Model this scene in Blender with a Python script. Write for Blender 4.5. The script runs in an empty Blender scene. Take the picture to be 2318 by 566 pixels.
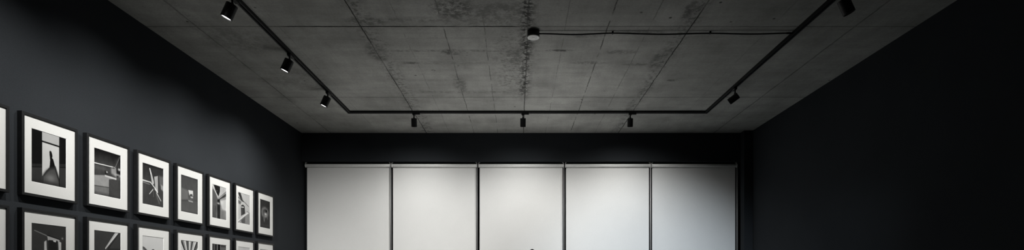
import bpy, bmesh, math, random
import numpy as np
from mathutils import Vector, Matrix

random.seed(7)
PI = math.pi
scene = bpy.context.scene
COL = scene.collection

# ------------------------------------------------------------------ room numbers (metres)
CAM_Z = 1.5                    # eye height
H = 1.9                        # ceiling above the eye
CEIL = CAM_Z + H               # 3.40
XL, XR = -2.77, 2.975          # side walls
YB = 6.806                     # back wall face
YF = -2.6                      # wall behind the camera
SOFFIT = CAM_Z + 1.537         # head of the window recess
YW = 7.05                      # outer face of the back wall


# ------------------------------------------------------------------ node helper
class NT:
    def __init__(self, name):
        self.mat = bpy.data.materials.new(name)
        self.mat.use_nodes = True
        self.t = self.mat.node_tree
        self.t.nodes.clear()
        self.out = self.t.nodes.new('ShaderNodeOutputMaterial')

    def n(self, typ, **kw):
        nd = self.t.nodes.new(typ)
        for k, v in kw.items():
            setattr(nd, k, v)
        return nd

    def link(self, a, b):
        self.t.links.new(a, b)

    def put(self, sock, v):
        if isinstance(v, bpy.types.NodeSocket):
            self.link(v, sock)
        else:
            sock.default_value = v

    def m(self, op, a, b=None, c=None, clamp=False):
        nd = self.n('ShaderNodeMath', operation=op, use_clamp=clamp)
        self.put(nd.inputs[0], a)
        if b is not None:
            self.put(nd.inputs[1], b)
        if c is not None:
            self.put(nd.inputs[2], c)
        return nd.outputs[0]

    def obj(self):
        if not hasattr(self, '_tc'):
            self._tc = self.n('ShaderNodeTexCoord')
        return self._tc.outputs['Object']

    def xyz(self):
        if not hasattr(self, '_sx'):
            s = self.n('ShaderNodeSeparateXYZ')
            self.link(self.obj(), s.inputs[0])
            self._sx = s.outputs
        return self._sx

    def noise(self, scale, detail=3.0, rough=0.55, stretch=(1, 1, 1), off=(0, 0, 0)):
        mp = self.n('ShaderNodeMapping')
        mp.inputs['Scale'].default_value = stretch
        mp.inputs['Location'].default_value = off
        self.link(self.obj(), mp.inputs['Vector'])
        nd = self.n('ShaderNodeTexNoise')
        nd.inputs['Scale'].default_value = scale
        nd.inputs['Detail'].default_value = detail
        nd.inputs['Roughness'].default_value = rough
        self.link(mp.outputs[0], nd.inputs['Vector'])
        return nd.outputs['Fac']

    def ss(self, v, lo, hi, a=0.0, b=1.0):
        """smooth ramp of v from lo..hi to a..b"""
        nd = self.n('ShaderNodeMapRange', interpolation_type='SMOOTHSTEP')
        self.put(nd.inputs['Value'], v)
        self.put(nd.inputs['From Min'], lo)
        self.put(nd.inputs['From Max'], hi)
        self.put(nd.inputs['To Min'], a)
        self.put(nd.inputs['To Max'], b)
        return nd.outputs[0]

    def bsdf(self, color, rough=0.6, metal=0.0, spec=0.5, normal=None):
        b = self.n('ShaderNodeBsdfPrincipled')
        if isinstance(color, (tuple, list)):
            color = tuple(color)[:3] + (1.0,)
        self.put(b.inputs['Base Color'], color)
        self.put(b.inputs['Roughness'], rough)
        b.inputs['Metallic'].default_value = metal
        b.inputs['Specular IOR Level'].default_value = spec
        if normal is not None:
            self.link(normal, b.inputs['Normal'])
        self.link(b.outputs[0], self.out.inputs['Surface'])
        return b

    def bump(self, h, strength=0.2, dist=0.01):
        nd = self.n('ShaderNodeBump')
        nd.inputs['Strength'].default_value = strength
        nd.inputs['Distance'].default_value = dist
        self.link(h, nd.inputs['Height'])
        return nd.outputs[0]

    def tint(self, color, fac):
        """color * fac (fac is a value socket)"""
        nd = self.n('ShaderNodeVectorMath', operation='SCALE')
        nd.inputs[0].default_value = color[:3]
        self.put(nd.inputs['Scale'], fac)
        return nd.outputs[0]


def simple(name, color, rough=0.6, metal=0.0, spec=0.5, nscale=40, namp=0.12, bump=0.0):
    t = NT(name)
    f = t.ss(t.noise(nscale, 4), 0.3, 0.7, 1 - namp, 1 + namp)
    nr = t.bump(t.noise(nscale * 3, 3), bump, 0.004) if bump else None
    t.bsdf(t.tint(color, f), rough, metal, spec, nr)
    return t.mat


# ------------------------------------------------------------------ materials
def wall_material(name, color):
    t = NT(name)
    big = t.ss(t.noise(1.1, 3), 0.3, 0.7, 0.92, 1.08)
    fine = t.ss(t.noise(160, 3), 0.3, 0.7, 0.94, 1.06)
    roller = t.noise(420, 2)
    t.bsdf(t.tint(color, t.m('MULTIPLY', big, fine)), 0.95, 0, 0.04, t.bump(roller, 0.08, 0.003))
    return t.mat


def concrete_ceiling():
    t = NT('board_marked_concrete')
    x, y, _ = t.xyz()
    wob = t.m('MULTIPLY', t.m('SUBTRACT', t.noise(2.2, 4, 0.6), 0.5), 0.022)
    wob2 = t.m('MULTIPLY', t.m('SUBTRACT', t.noise(14, 3, 0.6, off=(4, 2, 0)), 0.5), 0.012)
    xw = t.m('ADD', t.m('ADD', x, wob), wob2)
    yw = t.m('ADD', y, wob2)
    grain = t.noise(55, 5, 0.7)
    blot = t.noise(24, 8, 0.78, off=(3, 1, 0))
    big = t.noise(0.9, 4, 0.55, off=(1, 5, 0))
    mid = t.noise(4.2, 5, 0.6)
    # horizontal streaks left by the boards (they run along x)
    streak = t.noise(3.0, 5, 0.6, stretch=(0.35, 7.5, 1))
    along_y = t.noise(3.0, 4, 0.6, stretch=(5.0, 0.5, 1), off=(2, 0, 0))

    def win(v, lo, hi, soft):
        return t.m('MULTIPLY', t.ss(v, lo - soft, lo + soft), t.ss(v, hi - soft, hi + soft, 1, 0))

    def line(v, p, w):
        d = t.m('ABSOLUTE', t.m('SUBTRACT', v, p))
        return t.ss(d, w * 0.35, w, 1, 0)

    def band(v, p, w):
        d = t.m('ABSOLUTE', t.m('SUBTRACT', v, p))
        return t.ss(d, 0, w, 1, 0)

    dark = None

    def add(v):
        nonlocal dark
        dark = v if dark is None else t.m('MAXIMUM', dark, v)

    brk = t.ss(t.noise(2.6, 3, 0.6, off=(9, 4, 0)), 0.34, 0.54)       # where a joint fades out
    brk2 = t.ss(t.noise(5.5, 3, 0.6, off=(2, 8, 0)), 0.36, 0.56)
    # main joints running away from the camera
    for px, w, s in ((-1.168, .0068, .92), (.078, .0068, .85), (1.297, .0068, .95), (-2.395, .010, .50), (2.52, .010, .50)):
        l = t.m('MULTIPLY', line(xw, px, w), t.m('MULTIPLY', t.m('MULTIPLY_ADD', brk, .45, .55), s))
        add(l)
    # thin secondary lines between them
    for px, w, s in ((-.555, .006, .62), (-.25, .0055, .52), (.68, .0065, .72), (.36, .0045, .34), (.99, .005, .40), (-.87, .004, .3), (-1.78, .005, .22), (1.9, .005, .22)):
        add(t.m('MULTIPLY', t.m('MULTIPLY', line(xw, px, w), brk2), s))
    # cross joints
    c1 = t.m('MULTIPLY_ADD', t.m('MULTIPLY', win(x, -1.75, 0.06, .12), .55), 1.0, .45)
    add(t.m('MULTIPLY', line(yw, 3.958, .011), t.m('MULTIPLY', c1, t.m('MULTIPLY_ADD', brk, .35, .68))))
    add(t.m('MULTIPLY', line(yw, 5.481, .011), t.m('MULTIPLY_ADD', brk, .32, .28)))
    add(t.m('MULTIPLY', line(yw, 2.435, .0125), .6))
    # short dark board streaks across the stained middle panel
    panel = win(x, -1.08, .10, .14)
    for py, w, s in ((4.376, .035, .50), (4.62, .05, .30), (5.02, .04, .20), (5.33, .06, .36), (3.86, .075, .34), (4.15, .02, .15)):
        a = t.m('MULTIPLY', band(yw, py, w), t.m('MULTIPLY', panel, s))
        add(t.m('MULTIPLY', a, t.ss(blot, .40, .60)))
    for cx, cy, rx, ry, s in ((-.45, 3.70, .17, .17, .55), (-.55, 5.14, .07, .22, .38), (-.55, 4.40, .10, .06, .55),
                              (.345, 4.372, .12, .022, .62), (-.10, 3.78, .3, .2, .35), (.0, 4.5, .12, .22, .42),
                              (1.21, 3.72, .05, .16, .5), (1.22, 4.55, .07, .26, .42), (-1.10, 3.88, .16, .07, .48),
                              (-1.17, 4.42, .09, .2, .42), (.86, 4.40, .16, .05, .34), (.62, 4.62, .18, .035, .34),
                              (1.04, 4.65, .12, .03, .4), (.55, 4.1, .14, .05, .34), (1.47, 5.02, .06, .03, .45),
                              (.95, 4.05, .2, .04, .35), (-.76, 4.78, .02, .02, .7), (-.93, 4.62, .08, .025, .5),
                              (-2.2, 4.2, .3, .25, .22), (-2.05, 5.0, .35, .3, .2)):
        dx = t.m('DIVIDE', t.m('SUBTRACT', xw, cx), rx)
        dy = t.m('DIVIDE', t.m('SUBTRACT', yw, cy), ry)
        r2 = t.m('ADD', t.m('MULTIPLY', dx, dx), t.m('MULTIPLY', dy, dy))
        g = t.m('MULTIPLY', t.ss(r2, .15, 1.4, 1, 0), t.ss(blot, .38, .58))
        add(t.m('MULTIPLY', g, min(s * 1.25, .9)))
    # mottled leakage stains hugging the joints
    rag = t.ss(blot, .47, .60)
    fleck = t.ss(t.noise(34, 5, .7, stretch=(.8, 1.1, 1), off=(7, 3, 0)), .60, .70)
    fzone = t.ss(t.noise(2.3, 3, .6, off=(5, 2, 0)), .46, .62)
    add(t.m('MULTIPLY', t.m('MULTIPLY', fleck, fzone), t.m('MULTIPLY_ADD', win(x, -1.3, 1.4, .3), .36, .12)))
    mid_stain = t.m('MULTIPLY', band(xw, .070, .10), win(y, 3.3, 5.45, .25))
    add(t.m('MULTIPLY', t.m('MULTIPLY', mid_stain, t.ss(blot, .42, .56)), .95))
    wide = t.m('MULTIPLY', band(xw, -.04, .30), win(y, 4.05, 5.3, .25))
    add(t.m('MULTIPLY', t.m('MULTIPLY', wide, rag), .48))
    add(t.m('MULTIPLY', t.m('MULTIPLY', band(xw, -1.13, .14), rag), .55))
    add(t.m('MULTIPLY', t.m('MULTIPLY', band(xw, 1.26, .11), rag), .55))
    add(t.m('MULTIPLY', t.m('MULTIPLY', band(xw, -2.39, .10), rag), .22))
    add(t.m('MULTIPLY', t.m('MULTIPLY', win(x, -.62, .03, .06), win(y, 3.2, 3.95, .08)), t.m('MULTIPLY', t.ss(blot, .50, .66), .42)))
    # bug holes
    vo = t.n('ShaderNodeTexVoronoi')
    vo.inputs['Scale'].default_value = 5.5
    t.link(t.obj(), vo.inputs['Vector'])
    hole = t.ss(vo.outputs['Distance'], .035, .085, .85, 0)
    hole = t.m('MULTIPLY', hole, t.ss(t.noise(2.0, 2, off=(6, 6, 0)), .50, .56))
    add(hole)

    base = t.ss(big, .28, .72, .84, 1.14)
    base = t.m('MULTIPLY', base, t.ss(mid, .28, .72, .85, 1.13))
    base = t.m('MULTIPLY', base, t.ss(streak, .25, .75, .945, 1.055))
    base = t.m('MULTIPLY', base, t.ss(along_y, .25, .75, .95, 1.05))
    base = t.m('MULTIPLY', base, t.ss(grain, .25, .75, .90, 1.10))
    base = t.m('MULTIPLY', base, t.m('SUBTRACT', 1.0, t.m('MULTIPLY', dark, .92)))
    h = t.m('SUBTRACT', t.m('MULTIPLY', grain, .12), dark)
    t.bsdf(t.tint((.30, .30, .283), base), .9, 0, .1, t.bump(h, .22, .006))
    return t.mat


def concrete_floor():
    t = NT('polished_concrete_floor')
    a = t.ss(t.noise(.8, 5, .6), .25, .75, .85, 1.12)
    b = t.ss(t.noise(9, 5, .65), .25, .75, .92, 1.07)
    t.bsdf(t.tint((.16, .16, .157), t.m('MULTIPLY', a, b)), t.ss(t.noise(3, 4), .3, .7, .35, .5), 0, .4)
    return t.mat


def fabric_material():
    t = NT('woven_blind_fabric')
    mp = t.n('ShaderNodeMapping')
    mp.inputs['Scale'].default_value = (1, 1, 1)
    t.link(t.obj(), mp.inputs['Vector'])
    wv = t.noise(700, 2, .6, stretch=(1, 1, .25))
    wh = t.noise(700, 2, .6, stretch=(.25, 1, 1), off=(2, 0, 0))
    weave = t.m('ADD', wv, wh)
    f = t.ss(weave, .7, 1.3, .955, 1.045)
    g = t.ss(t.noise(2.0, 3), .3, .7, .985, 1.015)
    t.bsdf(t.tint((.80, .80, .785), t.m('MULTIPLY', f, g)), .9, 0, .15, t.bump(weave, .08, .001))
    return t.mat


def emission_material(name, color, strength):
    t = NT(name)
    # brighter in the middle of the lens where the chip sits
    e = t.n('ShaderNodeEmission')
    e.inputs['Color'].default_value = color + (1,)
    e.inputs['Strength'].default_value = strength
    t.link(e.outputs[0], t.out.inputs['Surface'])
    return t.mat


def glass_material():
    t = NT('window_glass')
    tr = t.n('ShaderNodeBsdfTransparent')
    tr.inputs['Color'].default_value = (.93, .95, .95, 1)
    gl = t.n('ShaderNodeBsdfGlossy')
    gl.inputs['Roughness'].default_value = .02
    fr = t.n('ShaderNodeFresnel')
    fr.inputs['IOR'].default_value = 1.45
    mx = t.n('ShaderNodeMixShader')
    t.link(fr.outputs[0], mx.inputs[0])
    t.link(tr.outputs[0], mx.inputs[1])
    t.link(gl.outputs[0], mx.inputs[2])
    t.link(mx.outputs[0], t.out.inputs['Surface'])
    return t.mat


def print_material():
    t = NT('photographic_print')
    a = t.n('ShaderNodeVertexColor', layer_name='tone')
    g = t.ss(t.noise(500, 2), .3, .7, .97, 1.03)
    vm = t.n('ShaderNodeVectorMath', operation='SCALE')
    t.link(a.outputs['Color'], vm.inputs[0])
    t.link(g, vm.inputs['Scale'])
    t.bsdf(vm.outputs[0], .8, 0, .04)
    return t.mat


M = {}
M['wall'] = wall_material('charcoal_wall_paint', (.0285, .0315, .035))
M['wall_r'] = M['wall']
M['ceiling'] = concrete_ceiling()
M['floor'] = concrete_floor()
M['fabric'] = fabric_material()
M['tube'] = simple('blind_tube_aluminium', (.86, .86, .84), .35, 0.0, .5, 60, .04)
M['bracket'] = simple('blind_bracket_plastic', (.80, .80, .78), .4, 0, .5, 60, .05)
M['chain'] = simple('grey_chain', (.30, .30, .295), .4, 0, .5, 60, .05)
M['black_metal'] = simple('black_powder_coat', (.0032, .0035, .004), .45, 0, .3, 90, .15, .03)
M['track'] = simple('black_anodised_track', (.0055, .006, .0065), .45, 0, .25, 90, .15)
M['slot'] = simple('track_slot_liner', (.03, .032, .034), .6, 0, .3, 90, .1)
M['frame'] = simple('black_stained_wood', (.0055, .006, .0065), .45, 0, .25, 30, .2, .04)
M['mat'] = simple('white_mat_board', (.64, .64, .62), .9, 0, .05, 260, .03, .03)
M['core'] = simple('mat_bevel_core', (.80, .80, .79), .9, 0, .1, 100, .02)
M['print'] = print_material()
M['win_frame'] = simple('dark_window_aluminium', (.022, .024, .026), .4, 0, .5, 60, .1)
M['glass'] = glass_material()
M['lens_on'] = emission_material('lit_lamp_lens', (1.0, .99, .97), 9.0)
M['lens_off'] = simple('unlit_lamp_lens', (.03, .03, .032), .15, 0, .6, 50, .1)
M['white_plastic'] = simple('white_sensor_plastic', (.78, .78, .76), .55, 0, .4, 40, .04)
M['cable'] = simple('black_cable_sheath', (.008, .008, .009), .55, 0, .35, 60, .1)
M['skin'] = simple('skin', (.46, .29, .21), .5, 0, .4, 30, .08)
M['hair'] = simple('dark_hair', (.008, .007, .007), .5, 0, .4, 200, .3)
M['cloth'] = simple('black_wool_cloth', (.018, .018, .02), .9, 0, .2, 200, .2)
M['denim'] = simple('charcoal_trouser_cloth', (.03, .031, .034), .9, 0, .2, 200, .2)
M['leather'] = simple('black_shoe_leather', (.012, .012, .012), .35, 0, .5, 60, .1)


# ------------------------------------------------------------------ mesh helpers
def link_mesh(name, bm, mat, parent=None, smooth=False, loc=None):
    me = bpy.data.meshes.new(name)
    bm.normal_update()
    bm.to_mesh(me)
    bm.free()
    if mat is not None:
        for mm in (mat if isinstance(mat, (list, tuple)) else [mat]):
            me.materials.append(mm)
    if smooth:
        for p in me.polygons:
            p.use_smooth = True
    o = bpy.data.objects.new(name, me)
    COL.objects.link(o)
    if parent is not None:
        o.parent = parent
    if loc is not None:
        o.location = loc
    return o


def box(bm, x0, x1, y0, y1, z0, z1, bevel=0.0, mat=0, M4=None):
    vs = [bm.verts.new(p) for p in ((x0, y0, z0), (x1, y0, z0), (x1, y1, z0), (x0, y1, z0),
                                    (x0, y0, z1), (x1, y0, z1), (x1, y1, z1), (x0, y1, z1))]
    fs = [bm.faces.new([vs[i] for i in f]) for f in ((0, 3, 2, 1), (4, 5, 6, 7), (0, 1, 5, 4), (1, 2, 6, 5), (2, 3, 7, 6), (3, 0, 4, 7))]
    for f in fs:
        f.material_index = mat
    geo = vs
    if bevel > 0:
        es = list({e for f in fs for e in f.edges})
        r = bmesh.ops.bevel(bm, geom=es, offset=bevel, segments=2, affect='EDGES', profile=.6)
        geo = list({v for f in r['faces'] for v in f.verts} | {v for v in vs if v.is_valid})
    if M4 is not None:
        bmesh.ops.transform(bm, matrix=M4, verts=[v for v in geo if v.is_valid])
    return geo


def lathe(bm, prof, segs=40, M4=None, cap0=True, cap1=True):
    """prof: list of (r, z) revolved about z"""
    rings = []
    for r, z in prof:
        if r < 1e-6:
            rings.append([bm.verts.new((0, 0, z))])
        else:
            rings.append([bm.verts.new((r * math.cos(2 * PI * k / segs), r * math.sin(2 * PI * k / segs), z)) for k in range(segs)])
    for a, b in zip(rings[:-1], rings[1:]):
        for k in range(segs):
            k2 = (k + 1) % segs
            if len(a) == 1 and len(b) == 1:
                continue
            if len(a) == 1:
                bm.faces.new((a[0], b[k2], b[k]))
            elif len(b) == 1:
                bm.faces.new((a[k], a[k2], b[0]))
            else:
                bm.faces.new((a[k], a[k2], b[k2], b[k]))
    if cap0 and len(rings[0]) > 1:
        bm.faces.new(list(reversed(rings[0])))
    if cap1 and len(rings[-1]) > 1:
        bm.faces.new(rings[-1])
    vs = [v for r in rings for v in r]
    if M4 is not None:
        bmesh.ops.transform(bm, matrix=M4, verts=vs)
    return vs


def tube(bm, pts, r, segs=10):
    pts = [Vector(p) for p in pts]
    rings = []
    for i, p in enumerate(pts):
        a = pts[max(i - 1, 0)]
        b = pts[min(i + 1, len(pts) - 1)]
        d = (b - a).normalized()
        up = Vector((0, 0, 1)) if abs(d.z) < .9 else Vector((1, 0, 0))
        s = d.cross(up).normalized()
        u = s.cross(d).normalized()
        rings.append([bm.verts.new(p + (s * math.cos(2 * PI * k / segs) + u * math.sin(2 * PI * k / segs)) * r) for k in range(segs)])
    for a, b in zip(rings[:-1], rings[1:]):
        for k in range(segs):
            bm.faces.new((a[k], a[(k + 1) % segs], b[(k + 1) % segs], b[k]))
    bm.faces.new(list(reversed(rings[0])))
    bm.faces.new(rings[-1])


def thing(name, label, cat, loc=(0, 0, 0), group=None):
    o = bpy.data.objects.new(name, None)
    o.empty_display_size = .05
    COL.objects.link(o)
    o.location = loc
    o['label'] = label
    o['category'] = cat
    if group:
        o['group'] = group
    return o


def struct(name, bm, mat, label=None, parent=None, smooth=False):
    o = link_mesh(name, bm, mat, parent, smooth)
    if parent is None:
        o['kind'] = 'structure'
        if label:
            o['label'] = label
            o['category'] = name.split('_')[0]
    return o


# ------------------------------------------------------------------ room shell
bm = bmesh.new()
box(bm, XL - .2, XR + .2, YF - .2, YW + .1, -.2, 0)
struct('floor', bm, M['floor'], 'pale polished concrete floor of the gallery')

bm = bmesh.new()
box(bm, XL - .2, XR + .2, YF - .2, YW + .1, CEIL, CEIL + .25)
struct('ceiling', bm, M['ceiling'], 'raw concrete ceiling with board joints and dark stains')

bm = bmesh.new()
box(bm, XL - .2, XL, YF - .2, YW + .1, 0, CEIL)
struct('wall_left', bm, M['wall'], 'charcoal painted wall carrying the framed photographs')

bm = bmesh.new()
box(bm, XR, XR + .2, YF - .2, YW + .1, 0, CEIL)
struct('wall_right', bm, M['wall_r'], 'bare black wall on the right in deep shade')

bm = bmesh.new()
box(bm, XL, XR, YF - .2, YF, 0, CEIL)
struct('wall_front', bm, M['wall'], 'charcoal wall behind the viewer')

bm = bmesh.new()                                   # header above the recess and low kerb below it
box(bm, XL, XR, YB, YW, SOFFIT, CEIL)
box(bm, XL, XR, YB, YW, 0, .06)
box(bm, 2.93, XR, YB, YW, .06, SOFFIT)
struct('wall_back', bm, M['wall'], 'black end wall above the row of roller blinds')

bm = bmesh.new()
box(bm, 2.864, XR, 6.692, YB, 0, CEIL, .002)
struct('trim_1', bm, M['wall'], 'black square pier in the far right corner')

# windows in the recess, one behind each blind
BL_Y = 6.875                                        # axis of the blind tubes
S = BL_Y / 1200.0                                   # metres per pixel of the photograph at that depth
edges = [(694, 881.5), (889, 1077.6), (1085.6, 1273.6), (1281.6, 1469.7), (1477, 1665.5)]
bl = [((a - 1171) * S, (b - 1171) * S) for a, b in edges]
mull = [XL] + [(bl[i][1] + bl[i + 1][0]) / 2 for i in range(4)] + [2.93]
for i in range(5):
    x0, x1 = mull[i], mull[i + 1]
    root = bpy.data.objects.new('window_%d' % (i + 1), None)
    COL.objects.link(root)
    root.location = ((x0 + x1) / 2, 6.98, .06)
    root['kind'] = 'structure'
    root['label'] = ['dark window behind the leftmost blind', 'dark window behind the second blind from the left',
                     'dark window behind the middle blind', 'dark window behind the second blind from the right',
                     'dark window behind the rightmost blind'][i]
    root['category'] = 'window'
    hw = (x1 - x0) / 2
    zt = SOFFIT - .06
    bm = bmesh.new()
    fw = .055
    g = .0025 if i else 0
    g2 = .0025 if i < 4 else 0
    box(bm, -hw + g, -hw + fw, -.03, .04, 0, zt, .004)
    box(bm, hw - fw, hw - g2, -.03, .04, 0, zt, .004)
    box(bm, -hw + fw, hw - fw, -.03, .04, zt - fw, zt, .003)
    box(bm, -hw + fw, hw - fw, -.03, .04, 0, fw, .003)
    # glazing bead just inside the stiles
    box(bm, -hw + .020, -hw + .026, -.036, -.03, 0, zt, .001)
    box(bm, hw - .026, hw - .020, -.036, -.03, 0, zt, .001)
    link_mesh('window_frame', bm, M['win_frame'], root)
    bm = bmesh.new()
    box(bm, -hw + fw - .008, hw - fw + .008, 0, .006, fw - .008, zt - fw + .008)
    link_mesh('window_pane', bm, M['glass'], root)

# ------------------------------------------------------------------ roller blinds
TUBE_R = .0215
blind_labels = ['leftmost white roller blind, next to the wall of framed photographs',
                'white roller blind second from the left, between leftmost and middle blinds',
                'middle white roller blind of the five, behind the dark haired person',
                'white roller blind second from the right, between middle and rightmost blinds',
                'rightmost white roller blind, greyest of the five, beside the dark wall']
for i, (x0, x1) in enumerate(bl):
    cx = (x0 + x1) / 2
    hw = (x1 - x0) / 2
    root = thing('roller_blind', blind_labels[i], 'blind', (cx, BL_Y, CAM_Z + 1.4955), 'roller blinds across the window wall')
    RY = Matrix.Rotation(PI / 2, 4, 'Y')
    bm = bmesh.new()
    L = hw + .006
    lathe(bm, [(TUBE_R - .003, -L), (TUBE_R, -L + .003), (TUBE_R, L - .003), (TUBE_R - .003, L)], 40, RY)
    link_mesh('roller_tube', bm, M['tube'], root, True)
    # fabric: comes off the back of the tube and hangs to just above the floor, side hems a touch thicker
    bm = bmesh.new()
    yb = TUBE_R - .001
    zb = -(CAM_Z + 1.4955) + .16
    n = 40
    cols = [(-hw, .0016), (-hw + .012, .0016), (-hw + .0125, .0009), (hw - .0125, .0009), (hw - .012, .0016), (hw, .0016)]
    rows = [TUBE_R * .0 + .0 - k * (-zb) / n for k in range(n + 1)]
    F, B = [], []
    for z in rows:
        F.append([bm.verts.new((x, yb - th, z)) for x, th in cols])
        B.append([bm.verts.new((x, yb + .0006, z)) for x, th in cols])
    for r in range(n):
        for c in range(len(cols) - 1):
            bm.faces.new((F[r][c], F[r + 1][c], F[r + 1][c + 1], F[r][c + 1]))
            bm.faces.new((B[r][c + 1], B[r + 1][c + 1], B[r + 1][c], B[r][c]))
        bm.faces.new((B[r][0], B[r + 1][0], F[r + 1][0], F[r][0]))
        bm.faces.new((F[r][-1], F[r + 1][-1], B[r + 1][-1], B[r][-1]))
    link_mesh('fabric', bm, M['fabric'], root)
    bm = bmesh.new()
    box(bm, -hw, hw, yb - .008, yb + .008, zb - .028, zb, .004)
    link_mesh('bottom_bar', bm, M['tube'], root)
    bm = bmesh.new()
    for dy in (-.018, .006):                          # two strands of the operating chain beside the right edge
        tube(bm, [(hw + .0145, dy, .0), (hw + .0145, dy, -1.42)], .0042, 10)
    tube(bm, [(hw + .0145, -.018 + .012 * (1 - math.cos(PI * k / 10)), -1.42 - .012 * math.sin(PI * k / 10)) for k in range(11)], .0042, 10)
    link_mesh('pull_chain', bm, M['chain'], root, True)
    for s in (-1, 1):
        bm = bmesh.new()
        e = hw + .007
        # cheek plate with a round collar and a small hooked top reaching the soffit
        lathe(bm, [(.010, -.004), (.0245, -.004), (.0262, -.002), (.0262, .003), (.0245, .005), (.012, .005)], 32,
              Matrix.Translation((s * (e + .003), 0, 0)) @ RY)
        xa, xb = sorted((s * (e + .001), s * (e + .005)))
        box(bm, xa, xb, -.012, .030, 0, SOFFIT - CAM_Z - 1.4955, .001)
        xa, xb = sorted((s * (e + .005), s * (e - .012)))
        box(bm, xa, xb, -.012, .030, SOFFIT - CAM_Z - 1.4955 - .003, SOFFIT - CAM_Z - 1.4955, .001)
        link_mesh('bracket', bm, M['bracket'], root)

# ------------------------------------------------------------------ lighting track, a U under the ceiling
TW, TH = .036, .023
XA, XB_, YT = -1.882, 2.114, 5.932                    # centre lines
root = thing('lighting_track', 'long black lighting track bent in a U across the ceiling', 'track', (0, 0, CEIL))
# channel profile (u across, z down), open slot in the underside
PROF = [(-TW / 2, 0), (-TW / 2, -TH), (-.0065, -TH), (-.0065, -TH + .013), (.0065, -TH + .013), (.0065, -TH), (TW / 2, -TH), (TW / 2, 0)]


def rail(path_a, path_b, da, db, nrm):
    """extrude PROF from a to b; da/db shear the ends so that corners mitre"""
    bm = bmesh.new()
    a, b = Vector(path_a), Vector(path_b)
    d = (b - a).normalized()
    nv = Vector(nrm)
    ra = [bm.verts.new(a + nv * u + d * (u * da) + Vector((0, 0, z))) for u, z in PROF]
    rb = [bm.verts.new(b + nv * u + d * (u * db) + Vector((0, 0, z))) for u, z in PROF]
    n = len(PROF)
    for k in range(n):
        f = bm.faces.new((ra[k], ra[(k + 1) % n], rb[(k + 1) % n], rb[k]))
        if k in (3,):
            f.material_index = 1
    bm.faces.new(list(reversed(ra)))
    bm.faces.new(rb)
    bmesh.ops.recalc_face_normals(bm, faces=bm.faces)
    return bm


link_mesh('rail', rail((XA, -1.2, 0), (XA, YT, 0), 0, 1, (-1, 0, 0)), [M['track'], M['slot']], root)
link_mesh('rail', rail((XA, YT, 0), (XB_, YT, 0), -1, 1, (0, 1, 0)), [M['track'], M['slot']], root)
link_mesh('rail', rail((XB_, YT, 0), (XB_, -1.2, 0), -1, 0, (1, 0, 0)), [M['track'], M['slot']], root)


# ------------------------------------------------------------------ track spotlights
def spotlight(track_x, track_y, along, pivot_z, direction, label, lit, R=.035, L=.1, group='track spotlights', side=0.0, drop=0.0):
    """adapter under the rail, stem, swivel knuckle, cylindrical head pointing along direction"""
    zt = CEIL - TH
    root = thing('track_spotlight', label, 'spotlight', (track_x, track_y, zt), group)
    d = Vector(direction).normalized()
    al = Vector(along)
    # adapter
    ang = math.atan2(al.y, al.x)
    RZ = Matrix.Rotation(ang, 4, 'Z')
    bm = bmesh.new()
    box(bm, -.018, .066, -.015, .015, -.016, 0, .003, M4=RZ)
    lathe(bm, [(.012, -.024), (.0175, -.016), (.0175, -.012)], 24)
    link_mesh('adapter', bm, M['black_metal'], root)
    # stem + knuckle
    pz = pivot_z - zt                                  # negative
    bm = bmesh.new()
    lathe(bm, [(.0065, pz), (.0065, -.02)], 16)
    lathe(bm, [(.006, pz - .012), (.0095, pz - .008), (.0105, pz), (.0095, pz + .008), (.006, pz + .012)], 20)
    link_mesh('stem', bm, M['black_metal'], root, True)
    # head: revolve about local z, lens end at -L
    q = Vector((0, 0, -1)).rotation_difference(d).to_matrix().to_4x4()
    down = Vector((0, 0, -1)) - d * (-d.z)
    c = Vector((0, 0, pz)) - d * side + (down.normalized() * drop if drop else Vector((0, 0, 0)))
    T = Matrix.Translation(c) @ q
    bm = bmesh.new()
    b = .0025
    lathe(bm, [(0, 0), (R - b, 0), (R, -b), (R, -L + .0085), (R - .001, -L + .008), (R - .001, -L + .0065), (R, -L + .006),
               (R, -L + b * .5), (R - b * .5, -L), (R - .004, -L), (R - .005, -L + .014), (R - .0055, -L + .017), (0, -L + .017)], 48, T)
    bmesh.ops.recalc_face_normals(bm, faces=bm.faces)
    h = link_mesh('lamp_head', bm, M['black_metal'], root)
    for p in h.data.polygons:
        p.use_smooth = False
    bm = bmesh.new()
    rl = R - .0052
    lathe(bm, [(0, -.0038), (rl * .5, -.0032), (rl * .85, -.0014), (rl, .0006)], 48, T @ Matrix.Translation((0, 0, -L + .0060)))
    bmesh.ops.recalc_face_normals(bm, faces=bm.faces)
    ln = link_mesh('lens', bm, M['lens_on'] if lit else M['lens_off'], root, True)
    ln['label'] = 'glowing white lens' if lit else 'dark unlit lens'
    tip = Vector((track_x, track_y, zt)) + (T @ Vector((0, 0, -L - .006)))
    return root, tip, d


def beam(loc, d, watts, cone, blend=1.0, color=(1, .985, .96), size=.02):
    li = bpy.data.lights.new('spot_beam', 'SPOT')
    li.energy = watts
    li.spot_size = math.radians(cone)
    li.spot_blend = blend
    li.shadow_soft_size = size
    li.color = color
    o = bpy.data.objects.new('spot_beam', li)
    COL.objects.link(o)
    o.location = loc
    o.rotation_euler = Vector(d).to_track_quat('-Z', 'Y').to_euler()
    return o


SPOT_W_B = 47
UP_W = 98
WHITE = (1, .99, .965)
# along the left rail, washing the photographs
for y, watts, lab in ((3.50, 50, 'large lit spotlight on the left rail, nearest the viewer'),
                   (4.38, 56, 'lit spotlight midway along the left rail, second from the viewer'),
                   (5.26, 80, 'lit spotlight on the left rail, nearest the track corner')):
    r, tip, d = spotlight(XA, y, (0, 1, 0), CEIL - .075, (-.42, 0, -.91), lab, True, .037, .098)
    beam(tip, d, watts, 122, 1.0, WHITE)
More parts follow.
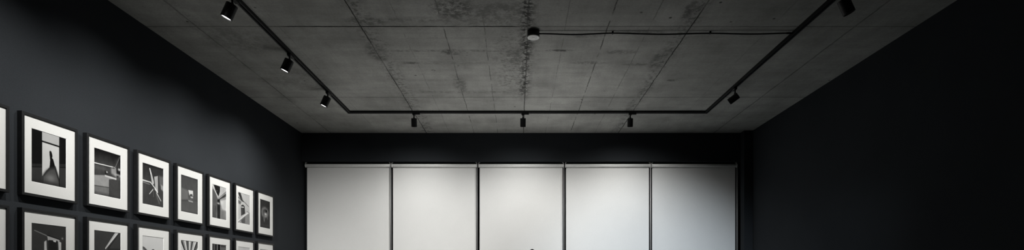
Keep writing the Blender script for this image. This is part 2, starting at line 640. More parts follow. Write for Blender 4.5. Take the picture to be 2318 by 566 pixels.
# the same rail carries on towards the viewer: its lamps are above the picture
for y in (2.62, 1.74):
    beam((XA - .05, y, CEIL - .175), (-.42, 0, -.91), 60, 118, 1.0, WHITE)

# along the far rail, washing the blinds
for x, dx, lab in ((-1.156, -.05, 'small black spotlight on the far rail, left of three'),
                   (.064, 0, 'small black spotlight on the far rail, middle of three'),
                   (1.265, .05, 'small black spotlight on the far rail, right of three')):
    r, tip, d = spotlight(x, YT, (1, 0, 0), CEIL - .080, (dx, .40, -.92), lab, True, .031, .092)
    beam(tip, d, SPOT_W_B * (1.08 if x > 1 else 1.0), 141, 1.0, WHITE)

# along the right rail, switched off
spotlight(XB_, 5.146, (0, 1, 0), CEIL - .085, (-.70, .50, -.50), 'unlit spotlight on the right rail swivelled towards the room, near the corner', False, .031, .1, side=.0175, drop=.030)
spotlight(XB_, 3.44, (0, 1, 0), CEIL - .075, (.42, 0, -.91), 'large unlit spotlight on the right rail, nearest the viewer', False, .037, .098)

# added unseen lamps above and behind, brightening the lower half of the blinds
COOL = (.76, .88, 1.0)
for x, y, aim, w, cone, colr in ((XA + .02, 1.2, (-2.3, 6.9, 1.0), 560, 46, WHITE), (XA + .02, .4, (.1, 6.9, .5), 520, 42, WHITE),
                                 (XB_, 1.3, (1.72, 6.9, .9), 620, 42, COOL)):
    p = Vector((x, y, CEIL - .17))
    beam(p, Vector(aim) - p, w, cone, 1.0, colr)

# ------------------------------------------------------------------ added unseen bowl light on the floor, brightening the ceiling's middle
UX, UY = -.02, 5.45
root = thing('fill_uplight', 'added black bowl light below the picture, unseen, put in to brighten the ceiling', 'fill light', (UX, UY, 0))
bm = bmesh.new()
lathe(bm, [(0, 0), (.20, 0), (.20, .008), (.19, .014), (.03, .022), (0, .022)], 40)
bmesh.ops.recalc_face_normals(bm, faces=bm.faces)
link_mesh('base', bm, M['black_metal'], root)
bm = bmesh.new()
lathe(bm, [(.011, .02), (.011, .66)], 20)
link_mesh('pole', bm, M['black_metal'], root, True)
bm = bmesh.new()
lathe(bm, [(0, .645), (.08, .65), (.25, .675), (.38, .72), (.43, .77), (.425, .77), (.375, .724), (.245, .68), (.08, .656), (0, .654)], 48)
bmesh.ops.recalc_face_normals(bm, faces=bm.faces)
link_mesh('bowl', bm, M['black_metal'], root, True)
bm = bmesh.new()
lathe(bm, [(0, .66), (.022, .665), (.034, .69), (.030, .72), (.016, .735), (0, .738)], 32)
bmesh.ops.recalc_face_normals(bm, faces=bm.faces)
link_mesh('bulb', bm, M['lens_on'], root, True)
beam((UX, UY, .80), (-.04, -.03, 1), UP_W, 104, 1.0, (1, .99, .975), .42)  # added fill for the ceiling, wide and soft

# ------------------------------------------------------------------ ceiling sensor and its cable
SX, SY = .1225, 4.036
root = thing('ceiling_sensor', 'small round ceiling sensor with black side and white face', 'sensor', (SX, SY, CEIL))
bm = bmesh.new()
lathe(bm, [(0, 0), (.046, 0), (.046, -.040), (.0445, -.044), (0, -.044)], 48)
bmesh.ops.recalc_face_normals(bm, faces=bm.faces)
link_mesh('housing', bm, M['black_metal'], root)
bm = bmesh.new()
lathe(bm, [(0, -.0435), (.0455, -.0435), (.0462, -.046), (.0455, -.0485), (.043, -.050), (.036, -.0508), (.0355, -.0500), (.030, -.0502), (.0295, -.0511),
           (.020, -.0513), (.0195, -.0505), (.014, -.0506), (.0135, -.0515), (0, -.0516)], 48)
bmesh.ops.recalc_face_normals(bm, faces=bm.faces)
c = link_mesh('cover', bm, M['white_plastic'], root, True)
c['label'] = 'white ribbed face'

root = thing('power_cable', 'thin black cable clipped along the ceiling from sensor to right rail', 'cable', (SX + .045, SY, CEIL))
x_end = XB_ - TW / 2 - .001
clip_x = [(1387 - 1171) / 1200 * SY, (1608 - 1171) / 1200 * SY]
key = [(SX + .045, -.0175), ((1300 - 1171) / 1200 * SY, -.0245), (clip_x[0], -.0135), ((1500 - 1171) / 1200 * SY, -.0225),
       (clip_x[1], -.0145), ((1700 - 1171) / 1200 * SY, -.0205), (x_end, -.0130)]
pts = []
for (xa, za), (xb, zb) in zip(key[:-1], key[1:]):
    for k in range(12):
        s = k / 12
        e = s * s * (3 - 2 * s)
        pts.append((xa + (xb - xa) * s, .0, za + (zb - za) * e))
pts.append((key[-1][0], 0, key[-1][1]))
ox = SX + .045
bm = bmesh.new()
tube(bm, [(p[0] - ox, p[1], p[2]) for p in pts], .0055, 12)
link_mesh('cable_run', bm, M['cable'], root, True)
bm = bmesh.new()
tube(bm, [(x_end - .045 - ox, 0, -.0135), (x_end - ox, 0, -.0130)], .0075, 14)
link_mesh('end_gland', bm, M['cable'], root)
for cx in clip_x:
    bm = bmesh.new()
    box(bm, cx - ox - .006, cx - ox + .006, -.008, .009, -.020, 0, .002)
    link_mesh('cable_clip', bm, M['cable'], root)


# ------------------------------------------------------------------ the photographs: tones painted on a fine grid
GW, GH = 108, 142


def lin(g):
    g = np.asarray(g, float) / 255.0
    return np.where(g <= .04045, g / 12.92, ((g + .055) / 1.055) ** 2.4)


class Art:
    """tonal picture; points are given in (u right, v down), or in pixels of a viewed quad"""

    def __init__(self, g, quad=None, seed=0):
        self.U, self.V = np.meshgrid((np.arange(GW + 1)) / GW, (np.arange(GH + 1)) / GH)
        self.a = np.full(self.U.shape, float(g))
        self.q = quad
        rs = np.random.RandomState(seed)
        n = np.zeros_like(self.a)
        for k, am in ((6, 1.0), (14, .6), (30, .35)):
            c = rs.rand(k + 2, k + 2)
            fu, fv = self.U * k, self.V * k
            iu, iv = fu.astype(int), fv.astype(int)
            tu, tv = fu - iu, fv - iv
            n += am * ((c[iv, iu] * (1 - tu) + c[iv, iu + 1] * tu) * (1 - tv) + (c[iv + 1, iu] * (1 - tu) + c[iv + 1, iu + 1] * tu) * tv - .5)
        self.noise = n

    def p(self, pt):
        if self.q is None:
            return pt
        L, R, ytl, ytr, ybl, ybr = self.q
        s = (pt[0] - L) / (R - L)
        top = ytl + (ytr - ytl) * s
        bot = ybl + (ybr - ybl) * s
        v = (pt[1] - top) / (bot - top)
        k = (ybr - ytr) / (ybl - ytl)                  # foreshortening of the far side
        u = s / (s + (1 - s) * k) if True else s
        return (u, v)

    def mix(self, m, g):
        self.a = self.a * (1 - m) + np.asarray(g, float) * m

    def poly(self, pts, g, soft=.008, al=1.0):
        P = [self.p(q) for q in pts]
        inside = np.zeros(self.U.shape, bool)
        dist = np.full(self.U.shape, 9.0)
        n = len(P)
        for i in range(n):
            (x1, y1), (x2, y2) = P[i], P[(i + 1) % n]
            cond = (y1 > self.V) != (y2 > self.V)
            xi = (x2 - x1) * (self.V - y1) / ((y2 - y1) or 1e-9) + x1
            inside ^= cond & (self.U < xi)
            dx, dy = x2 - x1, y2 - y1
            t = np.clip(((self.U - x1) * dx + (self.V - y1) * dy) / (dx * dx + dy * dy + 1e-12), 0, 1)
            dist = np.minimum(dist, np.hypot(self.U - x1 - t * dx, self.V - y1 - t * dy))
        sd = np.where(inside, dist, -dist)
        self.mix(np.clip(sd / soft + .5, 0, 1) * al, g)

    def line(self, p1, p2, w, g, soft=.010, al=1.0, w2=None):
        (x1, y1), (x2, y2) = self.p(p1), self.p(p2)
        dx, dy = x2 - x1, y2 - y1
        t = np.clip(((self.U - x1) * dx + (self.V - y1) * dy) / (dx * dx + dy * dy + 1e-12), 0, 1)
        d = np.hypot(self.U - x1 - t * dx, self.V - y1 - t * dy)
        ww = w + ((w2 if w2 is not None else w) - w) * t
        self.mix(np.clip((ww - d) / soft + .5, 0, 1) * al, g)

    def blob(self, c, rx, ry, g, al=1.0, hard=1.0):
        cx, cy = self.p(c)
        r = ((self.U - cx) / rx) ** 2 + ((self.V - cy) / ry) ** 2
        self.mix(np.exp(-r * hard) * al, g)

    def ring(self, c, rx, ry, w, g, al=1.0):
        cx, cy = self.p(c)
        r = np.sqrt(((self.U - cx) / rx) ** 2 + ((self.V - cy) / ry) ** 2)
        self.mix(np.exp(-((r - 1) / w) ** 2) * al, g)

    def grad_v(self, g0, g1, v0=0, v1=1, al=1.0):
        t = np.clip((self.V - v0) / (v1 - v0), 0, 1)
        self.mix(al * np.ones_like(t), g0 + (g1 - g0) * t)

    def tex(self, amp):
        self.a = self.a + self.noise * amp

    def edge(self, g, w, al=.7):
        d = np.minimum(np.minimum(self.U, 1 - self.U), np.minimum(self.V, 1 - self.V))
        self.mix(np.clip(1 - d / w, 0, 1) * al, g)


arts = {}
# top row ------------------------------------------------------------
A = Art(20, (28, 302, 35, 120, 467, 520), 1)                      # robed figure before a tall window
A.poly([(28, 345), (302, 350), (302, 520), (28, 467)], 58)
A.poly([(28, 322), (302, 322), (302, 347), (28, 345)], 44)
A.line((28, 347), (302, 350), .006, 15)
A.poly([(107, 58), (238, 99), (238, 440), (107, 415)], 198)
A.poly([(107, 58), (238, 99), (238, 178), (107, 136)], 178)
A.line((107, 142), (240, 184), .014, 12)
A.poly([(110, 415), (135, 375), (160, 350), (163, 330), (166, 290), (162, 250), (160, 225), (165, 215), (175, 222), (182, 245), (184, 265), (180, 272),
        (190, 285), (205, 340), (225, 400), (238, 440), (238, 480), (110, 470)], 22)
A.poly([(110, 415), (135, 378), (165, 355), (205, 352), (225, 405), (240, 445), (240, 505), (108, 485)], 82, .09)
A.blob((172, 432), .15, .07, 128, .8)
A.line((205, 345), (236, 450), .018, 45, .03, .8)
A.line((122, 408), (160, 358), .014, 55, .03, .7)
A.poly([(28, 440), (302, 490), (302, 520), (28, 467)], 45, .06, .5)
A.poly([(238, 99), (244, 100), (244, 505), (238, 505)], 25)
A.tex(6)
A.edge(18, .02, .5)
arts['t0'] = A
A = Art(95, (47, 291, 55, 130, 485, 530), 2)                      # long dark room with counter
A.grad_v(22, 88, .0, .42)
A.poly([(47, 250), (150, 265), (245, 290), (245, 350), (47, 310)], 72, .05)
A.poly([(195, 235), (245, 240), (245, 330), (195, 290)], 150, .06)
A.line((47, 197), (225, 238), .010, 225)
A.line((47, 207), (225, 246), .012, 60, al=.6)
A.line((278, 145), (235, 235), .010, 130, al=.8)
A.line((270, 150), (215, 240), .02, 70, al=.5)
A.poly([(245, 235), (291, 240), (291, 300), (250, 330)], 40, .03)
A.blob((272, 258), .05, .03, 220)
A.poly([(47, 308), (140, 308), (245, 340), (180, 345), (175, 505), (47, 485)], 150, .02)
A.poly([(140, 305), (245, 335), (245, 352), (140, 318)], 205, .02)
A.poly([(140, 270), (165, 270), (165, 300), (140, 298)], 35, .03)
A.blob((158, 280), .03, .02, 215)
A.poly([(47, 400), (175, 420), (175, 505), (47, 485)], 118, .02)
A.line((47, 402), (175, 418), .010, 60, al=.7)
A.poly([(175, 345), (291, 355), (291, 530), (175, 508)], 72, .012)
A.blob((255, 305), .10, .025, 190, .8)
A.blob((285, 320), .05, .03, 175, .8)
A.poly([(47, 455), (291, 505), (291, 530), (47, 485)], 55, .08, .6)
A.tex(14)
arts['t1'] = A
A = Art(66, (45, 270, 38, 102, 478, 522), 3)                      # white strips and a pale panel
A.grad_v(50, 70, 0, .5)
A.poly([(45, 38), (270, 102), (270, 125), (45, 62)], 35, .04)
A.poly([(215, 180), (270, 190), (270, 290), (225, 280)], 100, .06)
A.poly([(235, 270), (270, 290), (270, 350), (240, 320)], 150, .04)
A.line((45, 226), (130, 248), .020, 200, w2=.012)
A.line((45, 245), (120, 270), .010, 130)
A.line((121, 108), (138, 180), .022, 215, w2=.03)
A.line((138, 180), (152, 250), .035, 185, w2=.05)
A.poly([(165, 190), (205, 180), (206, 345), (190, 350), (178, 325), (172, 250)], 172, .02)
A.line((208, 182), (210, 345), .010, 40)
A.line((128, 250), (175, 310), .016, 205)
A.line((175, 315), (200, 350), .024, 220)
A.line((192, 360), (238, 442), .018, 195, w2=.012)
A.line((190, 380), (220, 470), .02, 110, al=.7)
A.line((155, 320), (117, 370), .014, 205, w2=.010)
A.line((155, 320), (158, 400), .010, 110)
A.line((130, 262), (155, 300), .008, 30)
A.tex(12)
A.edge(35, .02, .5)
arts['t2'] = A
A = Art(84, (55, 238, 70, 127, 466, 500), 4)                      # dim room with one small bright window
A.grad_v(76, 98, 0, 1)
A.poly([(60, 212), (130, 245), (130, 335), (60, 345)], 112, .05)
A.poly([(55, 340), (238, 345), (238, 355), (55, 352)], 70, .05, .6)
A.poly([(131, 238), (180, 246), (181, 302), (142, 292)], 208, .012)
A.poly([(145, 282), (172, 280), (176, 300), (150, 308)], 80, .015)
A.poly([(150, 305), (180, 308), (180, 325), (160, 322)], 185, .015)
A.poly([(130, 342), (178, 356), (180, 368), (135, 356)], 175, .02)
A.blob((155, 340), .12, .03, 120, .6)
A.tex(6)
A.edge(52, .07, .7)
arts['t3'] = A
A = Art(150, (44, 217, 65, 112, 472, 510), 5)                     # converging bridge girders
A.poly([(44, 65), (217, 112), (217, 150), (125, 235), (100, 160)], 178, .03)
A.poly([(44, 120), (80, 160), (110, 240), (110, 480), (44, 472)], 96, .04)
A.poly([(62, 72), (140, 92), (140, 150), (120, 215), (98, 175), (78, 120)], 38, .015)
A.line((72, 140), (110, 150), .012, 75)
A.line((50, 80), (115, 230), .024, 205, w2=.012)
A.line((143, 92), (138, 190), .014, 200)
A.poly([(217, 150), (217, 215), (120, 262), (118, 240)], 84, .015)
A.line((217, 165), (122, 245), .008, 190)
A.line((217, 195), (122, 255), .008, 50)
A.poly([(45, 320), (140, 330), (140, 495), (45, 475)], 84, .04)
A.poly([(107, 250), (135, 250), (140, 330), (140, 495), (107, 490)], 42, .02)
A.line((100, 330), (100, 485), .02, 130, al=.7)
A.poly([(140, 270), (217, 250), (217, 390), (165, 370)], 196, .05)
A.blob((120, 300), .09, .03, 200, .9)
A.blob((127, 265), .04, .03, 20, .8)
A.poly([(145, 380), (217, 400), (217, 510), (142, 495)], 132, .05)
A.tex(16)
arts['t4'] = A
A = Art(186, (42, 193, 85, 128, 440, 510), 6)                     # curved wall, arched door and ramp
A.poly([(42, 85), (75, 90), (90, 170), (120, 215), (80, 190), (42, 150)], 60, .02)
A.line((70, 90), (100, 185), .020, 75)
A.line((100, 185), (175, 270), .012, 110)
A.line((44, 110), (70, 170), .016, 190)
A.line((44, 130), (90, 200), .010, 150)
A.poly([(44, 175), (85, 205), (75, 235), (44, 215)], 110, .04)
A.poly([(80, 262), (88, 242), (108, 240), (128, 262), (134, 350), (82, 368)], 72, .015)
A.line((95, 275), (95, 360), .012, 110)
A.line((112, 275), (113, 352), .010, 40)
A.line((85, 265), (115, 272), .014, 215)
A.poly([(60, 445), (120, 380), (193, 350), (193, 510), (110, 480)], 142, .03)
A.poly([(80, 420), (133, 385), (133, 465), (100, 468)], 96, .05)
A.line((46, 432), (130, 375), .014, 80)
A.line((46, 418), (175, 340), .028, 212, w2=.02)
A.line((150, 325), (185, 350), .010, 120)
A.tex(10)
arts['t5'] = A
A = Art(62, (53, 198, 68, 112, 468, 495), 7)                      # pale jellyfish-like form
A.grad_v(58, 70, 0, 1)
A.ring((122, 260), .28, .15, .32, 122, .8)
A.line((92, 215), (84, 300), .03, 140, .05, .6)
A.line((104, 215), (124, 200), .03, 130, .05, .6)
A.blob((130, 285), .13, .05, 225, .95)
A.blob((112, 262), .12, .09, 120, .5)
A.blob((136, 318), .05, .03, 190, .6)
A.blob((142, 243), .055, .035, 10, 1.0, 1.2)
A.line((90, 270), (112, 385), .03, 115, .05, .8)
A.line((160, 260), (160, 350), .03, 120, .05, .8)
A.line((118, 310), (114, 370), .02, 165, .05, .7)
A.poly([(60, 420), (195, 440), (195, 450), (60, 430)], 85, .05, .5)
A.tex(8)
A.edge(35, .03, .6)
arts['t6'] = A
# bottom row: only the upper part of each is in view -------------------
K = (142, 715, 98, 165, 1480, 1512)                                # (foreshortened like the one above)
A = Art(62, None, 11)                                              # pale cabin under a long sloping line
A.line((.10, .145), (.44, .225), .008, 150, w2=.010)
A.poly([(0, .12), (.44, .23), (.44, 1), (0, 1)], 70, .05, .6)
A.poly([(.44, .22), (.66, .25), (.80, .285), (.78, .31), (.70, .31), (.46, .31)], 172, .012)
A.line((.44, .215), (.80, .275), .008, 25)
A.poly([(.48, .30), (.72, .30), (.72, .60), (.48, .60)], 45, .012)
A.poly([(.60, .30), (.70, .295), (.68, .335), (.62, .325)], 205, .01)
A.poly([(.36, .34), (.42, .31), (.44, .60), (.36, .60)], 190, .012)
A.poly([(.75, .30), (.84, .33), (.84, .60), (.77, .60)], 190, .012)
A.blob((.875, .25), .025, .02, 150)
A.poly([(0, .6), (1, .55), (1, 1), (0, 1)], 85, .05)
A.tex(5)
A.edge(25, .03, .8)
arts['b0'] = A
A = Art(68, None, 12)                                              # one white beam slanting down
A.line((.88, -.02), (.42, .38), .045, 205, w2=.016)
A.line((.86, -.02), (.41, .38), .006, 150)
A.line((.96, 0), (.50, .40), .008, 35)
A.poly([(.5, .375), (1, .36), (1, 1), (.4, 1)], 56, .02)
A.tex(5)
A.edge(40, .03, .6)
arts['b1'] = A
A = Art(202, None, 13)                                             # pale field with a dark hill and tip
A.line((0, .008), (1, .008), .010, 142)
ang = [(0, .26), (.1, .28), (.2, .33), (.3, .40), (.36, .5), (0, .5)]
A.poly(ang, 90, .02)
A.poly([(0, .31), (.1, .34), (.2, .42), (0, .5)], 150, .03)
A.poly([(.5, .315), (.56, .33), (.60, .40), (.40, .40), (.44, .33)], 60, .015)
A.poly([(0, .5), (1, .45), (1, 1), (0, 1)], 120, .04)
A.tex(4)
arts['b2'] = A
A = Art(190, None, 14)                                             # ribs fanning out of one point
cxu, cyv = .47, .62
th = np.arctan2(A.U - cxu, (cyv - A.V) * 1.25)
rr = np.hypot(A.U - cxu, (A.V - cyv) * 1.25)
w = np.sin(th * 17.0 + .6) + .55 * np.sin(th * 41 + 1.0)
A.a = 150 + 62 * np.clip(w * 1.4, -1.5, 1)
A.mix(np.clip(1 - rr / .18, 0, 1), 90)
A.tex(10)
arts['b3'] = A
A = Art(92, None, 15)                                              # dark column room
A.line((.27, 0), (.27, 1), .045, 30)
A.line((.36, 0), (.36, 1), .022, 120)
A.line((.48, 0), (.48, 1), .075, 24)
A.line((.10, 0), (.10, 1), .035, 70)
A.line((.04, 0), (.04, 1), .03, 45)
A.line((.58, 0), (.58, 1), .014, 140)
A.line((.60, .06), (1, .06), .012, 60)
A.poly([(.62, .1), (1, .1), (1, 1), (.62, 1)], 104, .03)
A.tex(7)
A.edge(40, .02, .5)
arts['b4'] = A
A = Art(196, None, 16)
A.line((0, .008), (1, .008), .010, 140)
A.poly([(0, .55), (.5, .45), (1, .6), (1, 1), (0, 1)], 110, .05)
A.tex(4)
arts['b5'] = A
A = Art(176, None, 17)
A.line((0, .008), (1, .008), .016, 135)
A.poly([(0, .5), (1, .42), (1, 1), (0, 1)], 95, .05)
A.tex(4)
arts['b6'] = A
A = Art(120, None, 18)
A.grad_v(70, 150, 0, 1)
A.blob((.5, .5), .25, .2, 190)
A.tex(8)
arts['t_'] = A
A = Art(110, None, 19)
A.poly([(0, .6), (1, .4), (1, 1), (0, 1)], 60, .03)
A.tex(8)
arts['b_'] = A

FR_DEPTH = .028
MW = .341                                             # visible mat width
MH = .434


def picture(y0, ztop, art, label, group):
    """framed photograph on the left wall; y0 = near edge of the visible mat, ztop = its top"""
    root = thing('framed_photograph', label, 'picture', (XL, y0 + MW / 2, ztop - MH / 2), group)
    hw, hh, fw = MW / 2, MH / 2, .0155
    # local: x out of the wall, y along the wall (to the right), z up
    bm = bmesh.new()
    ow, oh = hw + fw, hh + fw
    fx = FR_DEPTH
    # mitred moulding: rectangle rings (inner rebate -> face -> outer face -> back)
    ring = [(hw, hh, fx - .008), (hw, hh, fx - .0008), (hw + .001, hh + .001, fx), (ow - .0012, oh - .0012, fx), (ow, oh, fx - .0012), (ow, oh, .0), (hw + .004, hh + .004, 0)]
    rv = []
    for a, b, x in ring:
        rv.append([bm.verts.new((x, s * a, t * b)) for s, t in ((-1, -1), (1, -1), (1, 1), (-1, 1))])
    for r0, r1 in zip(rv[:-1], rv[1:]):
        for k in range(4):
            k2 = (k + 1) % 4
            bm.faces.new((r0[k], r0[k2], r1[k2], r1[k]))
    bmesh.ops.recalc_face_normals(bm, faces=bm.faces)
    link_mesh('frame', bm, M['frame'], root)
    # mat board with bevelled window; opening sits a touch towards the near side as seen
    o0, o1 = -hw + .0485, -hw + .2800
    p0, p1 = hh - .0630, hh - .3655
    xm = fx - .006
    bm = bmesh.new()
    out = [(-hw - .003, -hh - .003), (hw + .003, -hh - .003), (hw + .003, hh + .003), (-hw - .003, hh + .003)]
    inn = [(o0, p1), (o1, p1), (o1, p0), (o0, p0)]
    b = .0016
    inn2 = [(o0 + b, p1 + b), (o1 - b, p1 + b), (o1 - b, p0 - b), (o0 + b, p0 - b)]
    vo = [bm.verts.new((xm, y, z)) for y, z in out]
    vi = [bm.verts.new((xm, y, z)) for y, z in inn]
    v2 = [bm.verts.new((xm - .0018, y, z)) for y, z in inn2]
    vb = [bm.verts.new((xm - .0018, y, z)) for y, z in out]
    for k in range(4):
        k2 = (k + 1) % 4
        bm.faces.new((vo[k], vo[k2], vi[k2], vi[k]))
        f = bm.faces.new((vi[k], vi[k2], v2[k2], v2[k]))
        f.material_index = 1
        bm.faces.new((vo[k2], vo[k], vb[k], vb[k2]))
        bm.faces.new((vb[k2], vb[k], v2[k], v2[k2]))
    bmesh.ops.recalc_face_normals(bm, faces=bm.faces)
    link_mesh('mat_board', bm, [M['mat'], M['core']], root)
    # the print
    A = arts[art]
    ys = o0 - .004 + A.U.ravel() * 0 + (o1 - o0 + .008) * A.U.ravel()
    zs = p0 + .004 - (p0 - p1 + .008) * A.V.ravel()
    xp = xm - .0021
    verts = np.stack([np.full_like(ys, xp), ys, zs], 1)
    W1 = GW + 1
    ii, jj = np.meshgrid(np.arange(GH), np.arange(GW), indexing='ij')
    a0 = (ii * W1 + jj).ravel()
    faces = np.stack([a0, a0 + W1, a0 + W1 + 1, a0 + 1], 1)
    me = bpy.data.meshes.new('print')
    me.from_pydata(verts.tolist(), [], faces.tolist())
    ca = me.color_attributes.new('tone', 'FLOAT_COLOR', 'POINT')
    g = np.clip((lin(np.clip(A.a, 4, 235)).ravel() / lin(224)) ** 1.12 * .65, 0, .9)
    rgba = np.stack([g * 1.0, g * 1.0, g * .985, np.ones_like(g)], 1)
    ca.data.foreach_set('color', rgba.ravel())
    me.materials.append(M['print'])
    o = bpy.data.objects.new('print', me)
    COL.objects.link(o)
    o.parent = root
    # backing board behind the print
    bm = bmesh.new()
    box(bm, .004, xm - .004, -hw - .002, hw + .002, -hh - .002, hh + .002)
    link_mesh('backing_board', bm, M['frame'], root)
    return root


top_art = ['t_', 't0', 't1', 't2', 't3', 't4', 't5', 't6']
bot_art = ['b_', 'b0', 'b1', 'b2', 'b3', 'b4', 'b5', 'b6']
top_lab = ['upper row framed photograph cut by the left edge, only its mat showing',
           'upper row framed photograph of a robed figure before a tall bright window',
           'upper row framed photograph of a long dim room with a grey counter',
           'upper row framed photograph of crossed white strips and a pale panel',
           'upper row framed photograph of a plain grey room with one small bright window',
           'upper row framed photograph of dark girders converging over pale ground',
           'upper row framed photograph of a dark arched door and pale ramp',
           'upper row framed photograph of a pale ringed blob, farthest and smallest']
bot_lab = ['lower row framed photograph cut by the left edge, only its mat showing',
           'lower row framed photograph of a pale cabin below the robed figure',
           'lower row framed photograph of a single white beam slanting down',
           'lower row framed photograph of a pale sky over a dark hill',
           'lower row framed photograph of dark ribs fanning out from one point',
           'lower row framed photograph of dark upright columns below the girders',
           'lower row framed photograph with a pale print below the arched door',
           'lower row framed photograph with a pale print, farthest of that row']
for k in range(8):
    i = k - 1
    y0 = 2.951 + .4443 * i
    picture(y0, CAM_Z + .9285 + .0022 * i, top_art[k], top_lab[k], 'framed photographs in the upper row')
    picture(y0, CAM_Z + .3925 + .0019 * i, bot_art[k], bot_lab[k], 'framed photographs in the lower row')


# ------------------------------------------------------------------ the person in front of the middle blind
def capsule(bm, a, b, r0, r1, segs=18, rings=5):
    a, b = Vector(a), Vector(b)
    d = b - a
    Lg = max(d.length, 1e-5)
    q = Vector((0, 0, 1)).rotation_difference(d.normalized() if d.length > 1e-5 else Vector((0, 0, 1))).to_matrix().to_4x4()
    prof = [(0, -r0)]
    for k in range(1, rings + 1):
        t = PI / 2 * k / rings
        prof.append((r0 * math.sin(t), -r0 * math.cos(t)))
    for k in range(0, rings):
        t = PI / 2 * k / rings
        prof.append((r1 * math.cos(t), Lg + r1 * math.sin(t)))
    prof.append((0, Lg + r1))
    lathe(bm, prof, segs, Matrix.Translation(a) @ q)


def ellipsoid(bm, c, rx, ry, rz):
    r = bmesh.ops.create_uvsphere(bm, u_segments=28, v_segments=18, radius=1)
    bmesh.ops.transform(bm, matrix=Matrix.Translation(c) @ Matrix.Diagonal((rx, ry, rz, 1)), verts=r['verts'])


def remeshed(name, bm, mat, parent, voxel):
    o = link_mesh(name, bm, mat, parent, True)
    md = o.modifiers.new('fuse', 'REMESH')
    md.mode = 'VOXEL'
    md.voxel_size = voxel
    md.use_smooth_shade = True
    sm = o.modifiers.new('soften', 'SMOOTH')
    sm.factor = .5
    sm.iterations = 4
    return o


PY = 4.2
person = thing('person', 'person with short dark hair standing before the middle blind, only the crown showing', 'person', ((1203.5 - 1171) / 1200 * PY, PY, 0))
HT = CAM_Z + (636 - 564.3) / 1200 * PY                 # crown height, about 1.80 m
k = HT / 1.80
# joints (x right, y forward towards the blinds, z up)
J = {n: Vector(p) * k for n, p in dict(
    pelvis=(0, 0, .96), waist=(0, .01, 1.10), chest=(0, .0, 1.30), neck=(0, -.01, 1.50), head=(0, .0, 1.665)).items()}


def limb(bm, pts, rs, extra=0.0):
    for (a, b), (ra, rb) in zip(zip(pts[:-1], pts[1:]), zip(rs[:-1], rs[1:])):
        capsule(bm, Vector(a) * k, Vector(b) * k, (ra + extra) * k, (rb + extra) * k)


def legs(bm, extra, low=.09):
    for s in (-1, 1):
        limb(bm, [(s * .095, .0, .93), (s * .105, .015, .50), (s * .11, -.005, low)], [.088, .056, .040], extra)


def torso(bm, extra):
    for z, rx, ry in ((.95, .165, .115), (1.05, .150, .108), (1.15, .150, .108), (1.25, .165, .118), (1.35, .175, .120), (1.42, .165, .105)):
        ellipsoid(bm, Vector((0, 0, z)) * k, (rx + extra) * k, (ry + extra) * k, .09 * k)
    for s in (-1, 1):
        capsule(bm, Vector((0, -.01, 1.455)) * k, Vector((s * .175, -.01, 1.425)) * k, (.058 + extra) * k, (.052 + extra) * k)


def arms(bm, extra, end=1.0):
    for s in (-1, 1):
        wrist = (s * .262, .035, .885)
        elbow = (s * .245, -.015, 1.14)
        limb(bm, [(s * .19, -.01, 1.42), elbow], [.050, .040], extra)
        w = tuple(elbow[j] + (wrist[j] - elbow[j]) * end for j in range(3))
        limb(bm, [elbow, w], [.039, .028], extra)


bm = bmesh.new()
torso(bm, 0)
legs(bm, 0)
arms(bm, 0)
for s in (-1, 1):
    limb(bm, [(s * .11, -.02, .07), (s * .125, .13, .035)], [.038, .030])
    # palm, four fingers of different lengths slightly curled, thumb from the side of the palm
    limb(bm, [(s * .262, .035, .885), (s * .265, .045, .80)], [.026, .024])
    limb(bm, [(s * .265, .022, .86), (s * .267, .025, .80)], [.018, .016])
    limb(bm, [(s * .265, .062, .86), (s * .267, .068, .80)], [.017, .016])
    for q, (yy, ln) in enumerate(((.078, .070), (.056, .080), (.034, .075), (.012, .058))):
        b0 = (s * .268, yy, .79)
        b1 = (s * .266, yy + .002, .79 - ln * .5)
        b2 = (s * .258, yy + .004, .79 - ln * .8)
        b3 = (s * .246, yy + .004, .79 - ln)
        limb(bm, [b0, b1, b2, b3], [.0095, .0085, .0078, .0066])
    limb(bm, [(s * .262, .066, .855), (s * .258, .098, .815), (s * .250, .108, .780)], [.013, .0105, .0085])
# neck and head
limb(bm, [(0, -.012, 1.44), (0, .004, 1.58)], [.060, .054])
hc = Vector((0, .0, 1.695)) * k
ellipsoid(bm, hc, .074 * k, .094 * k, .098 * k)
ellipsoid(bm, Vector((0, .035, 1.630)) * k, .058 * k, .062 * k, .072 * k)
capsule(bm, Vector((0, .072, 1.578)) * k, Vector((0, .080, 1.585)) * k, .018 * k, .020 * k)       # chin
capsule(bm, Vector((0, .092, 1.688)) * k, Vector((0, .112, 1.650)) * k, .008 * k, .014 * k)       # nose
capsule(bm, Vector((-.022, .091, 1.612)) * k, Vector((.022, .091, 1.612)) * k, .008 * k, .008 * k)  # mouth
for s in (-1, 1):
    capsule(bm, Vector((s * .018, .088, 1.703)) * k, Vector((s * .046, .078, 1.705)) * k, .009 * k, .008 * k)  # brow
    ellipsoid(bm, Vector((s * .076, -.002, 1.672)) * k, .011 * k, .020 * k, .032 * k)               # ear
remeshed('body', bm, M['skin'], person, .006)
for s in (-1, 1):
    bm = bmesh.new()
    ellipsoid(bm, Vector((s * .032, .081, 1.684)) * k, .0125 * k, .0125 * k, .0105 * k)
    link_mesh('eye', bm, M['white_plastic'], person, True)
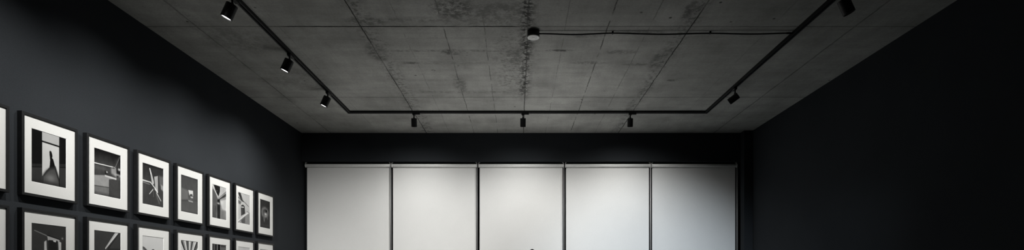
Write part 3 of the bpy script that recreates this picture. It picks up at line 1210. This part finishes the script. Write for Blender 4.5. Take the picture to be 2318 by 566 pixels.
# hair: a cap with a slightly raised, uneven crown
bm = bmesh.new()
ellipsoid(bm, Vector((0, -.010, 1.697)) * k, .0765 * k, .096 * k, .0965 * k)
ellipsoid(bm, Vector((0, -.030, 1.665)) * k, .078 * k, .075 * k, .085 * k)
ellipsoid(bm, Vector((.004, -.005, 1.767)) * k, .028 * k, .034 * k, .035 * k)
hair = remeshed('hair', bm, M['hair'], person, .006)
# clothes
bm = bmesh.new()
torso(bm, .012)
arms(bm, .010, .93)
limb(bm, [(0, -.012, 1.46), (0, -.004, 1.515)], [.068, .064])
remeshed('jacket', bm, M['cloth'], person, .008)
bm = bmesh.new()
legs(bm, .014, .12)
ellipsoid(bm, Vector((0, 0, .945)) * k, .178 * k, .127 * k, .10 * k)
remeshed('trousers', bm, M['denim'], person, .008)
for s in (-1, 1):
    bm = bmesh.new()
    limb(bm, [(s * .11, -.045, .055), (s * .128, .165, .036)], [.050, .036])
    limb(bm, [(s * .11, -.012, .06), (s * .11, -.006, .125)], [.048, .044])
    box(bm, -.045, .045, -.10, .20, 0.001, .020, .008, M4=Matrix.Translation((s * .118 * k, 0, 0)) @ Matrix.Rotation(-s * .08, 4, 'Z'))
    remeshed('shoe', bm, M['leather'], person, .006)

# ------------------------------------------------------------------ world, camera, view
w = bpy.data.worlds.new('night')
scene.world = w
w.use_nodes = True
bg = w.node_tree.nodes['Background']
bg.inputs['Color'].default_value = (.004, .005, .007, 1)
bg.inputs['Strength'].default_value = .3

cam = bpy.data.cameras.new('camera')
cam.sensor_fit = 'HORIZONTAL'
cam.sensor_width = 36
cam.lens = 36 * 1200 / 2318
cam.shift_x = -12 / 2318
cam.shift_y = 353 / 2318
cam.clip_start = .05
co = bpy.data.objects.new('camera', cam)
COL.objects.link(co)
co.location = (0, 0, CAM_Z)
co.rotation_euler = (PI / 2, 0, 0)
scene.camera = co

vs = scene.view_settings
scene.display_settings.display_device = 'sRGB'
vs.view_transform = 'Standard'
vs.look = 'None'
vs.exposure = 0
vs.gamma = 1
vs.use_curve_mapping = False
scene.cycles.max_bounces = 10
scene.cycles.diffuse_bounces = 6
scene.cycles.sample_clamp_indirect = 4
scene.cycles.use_denoising = True
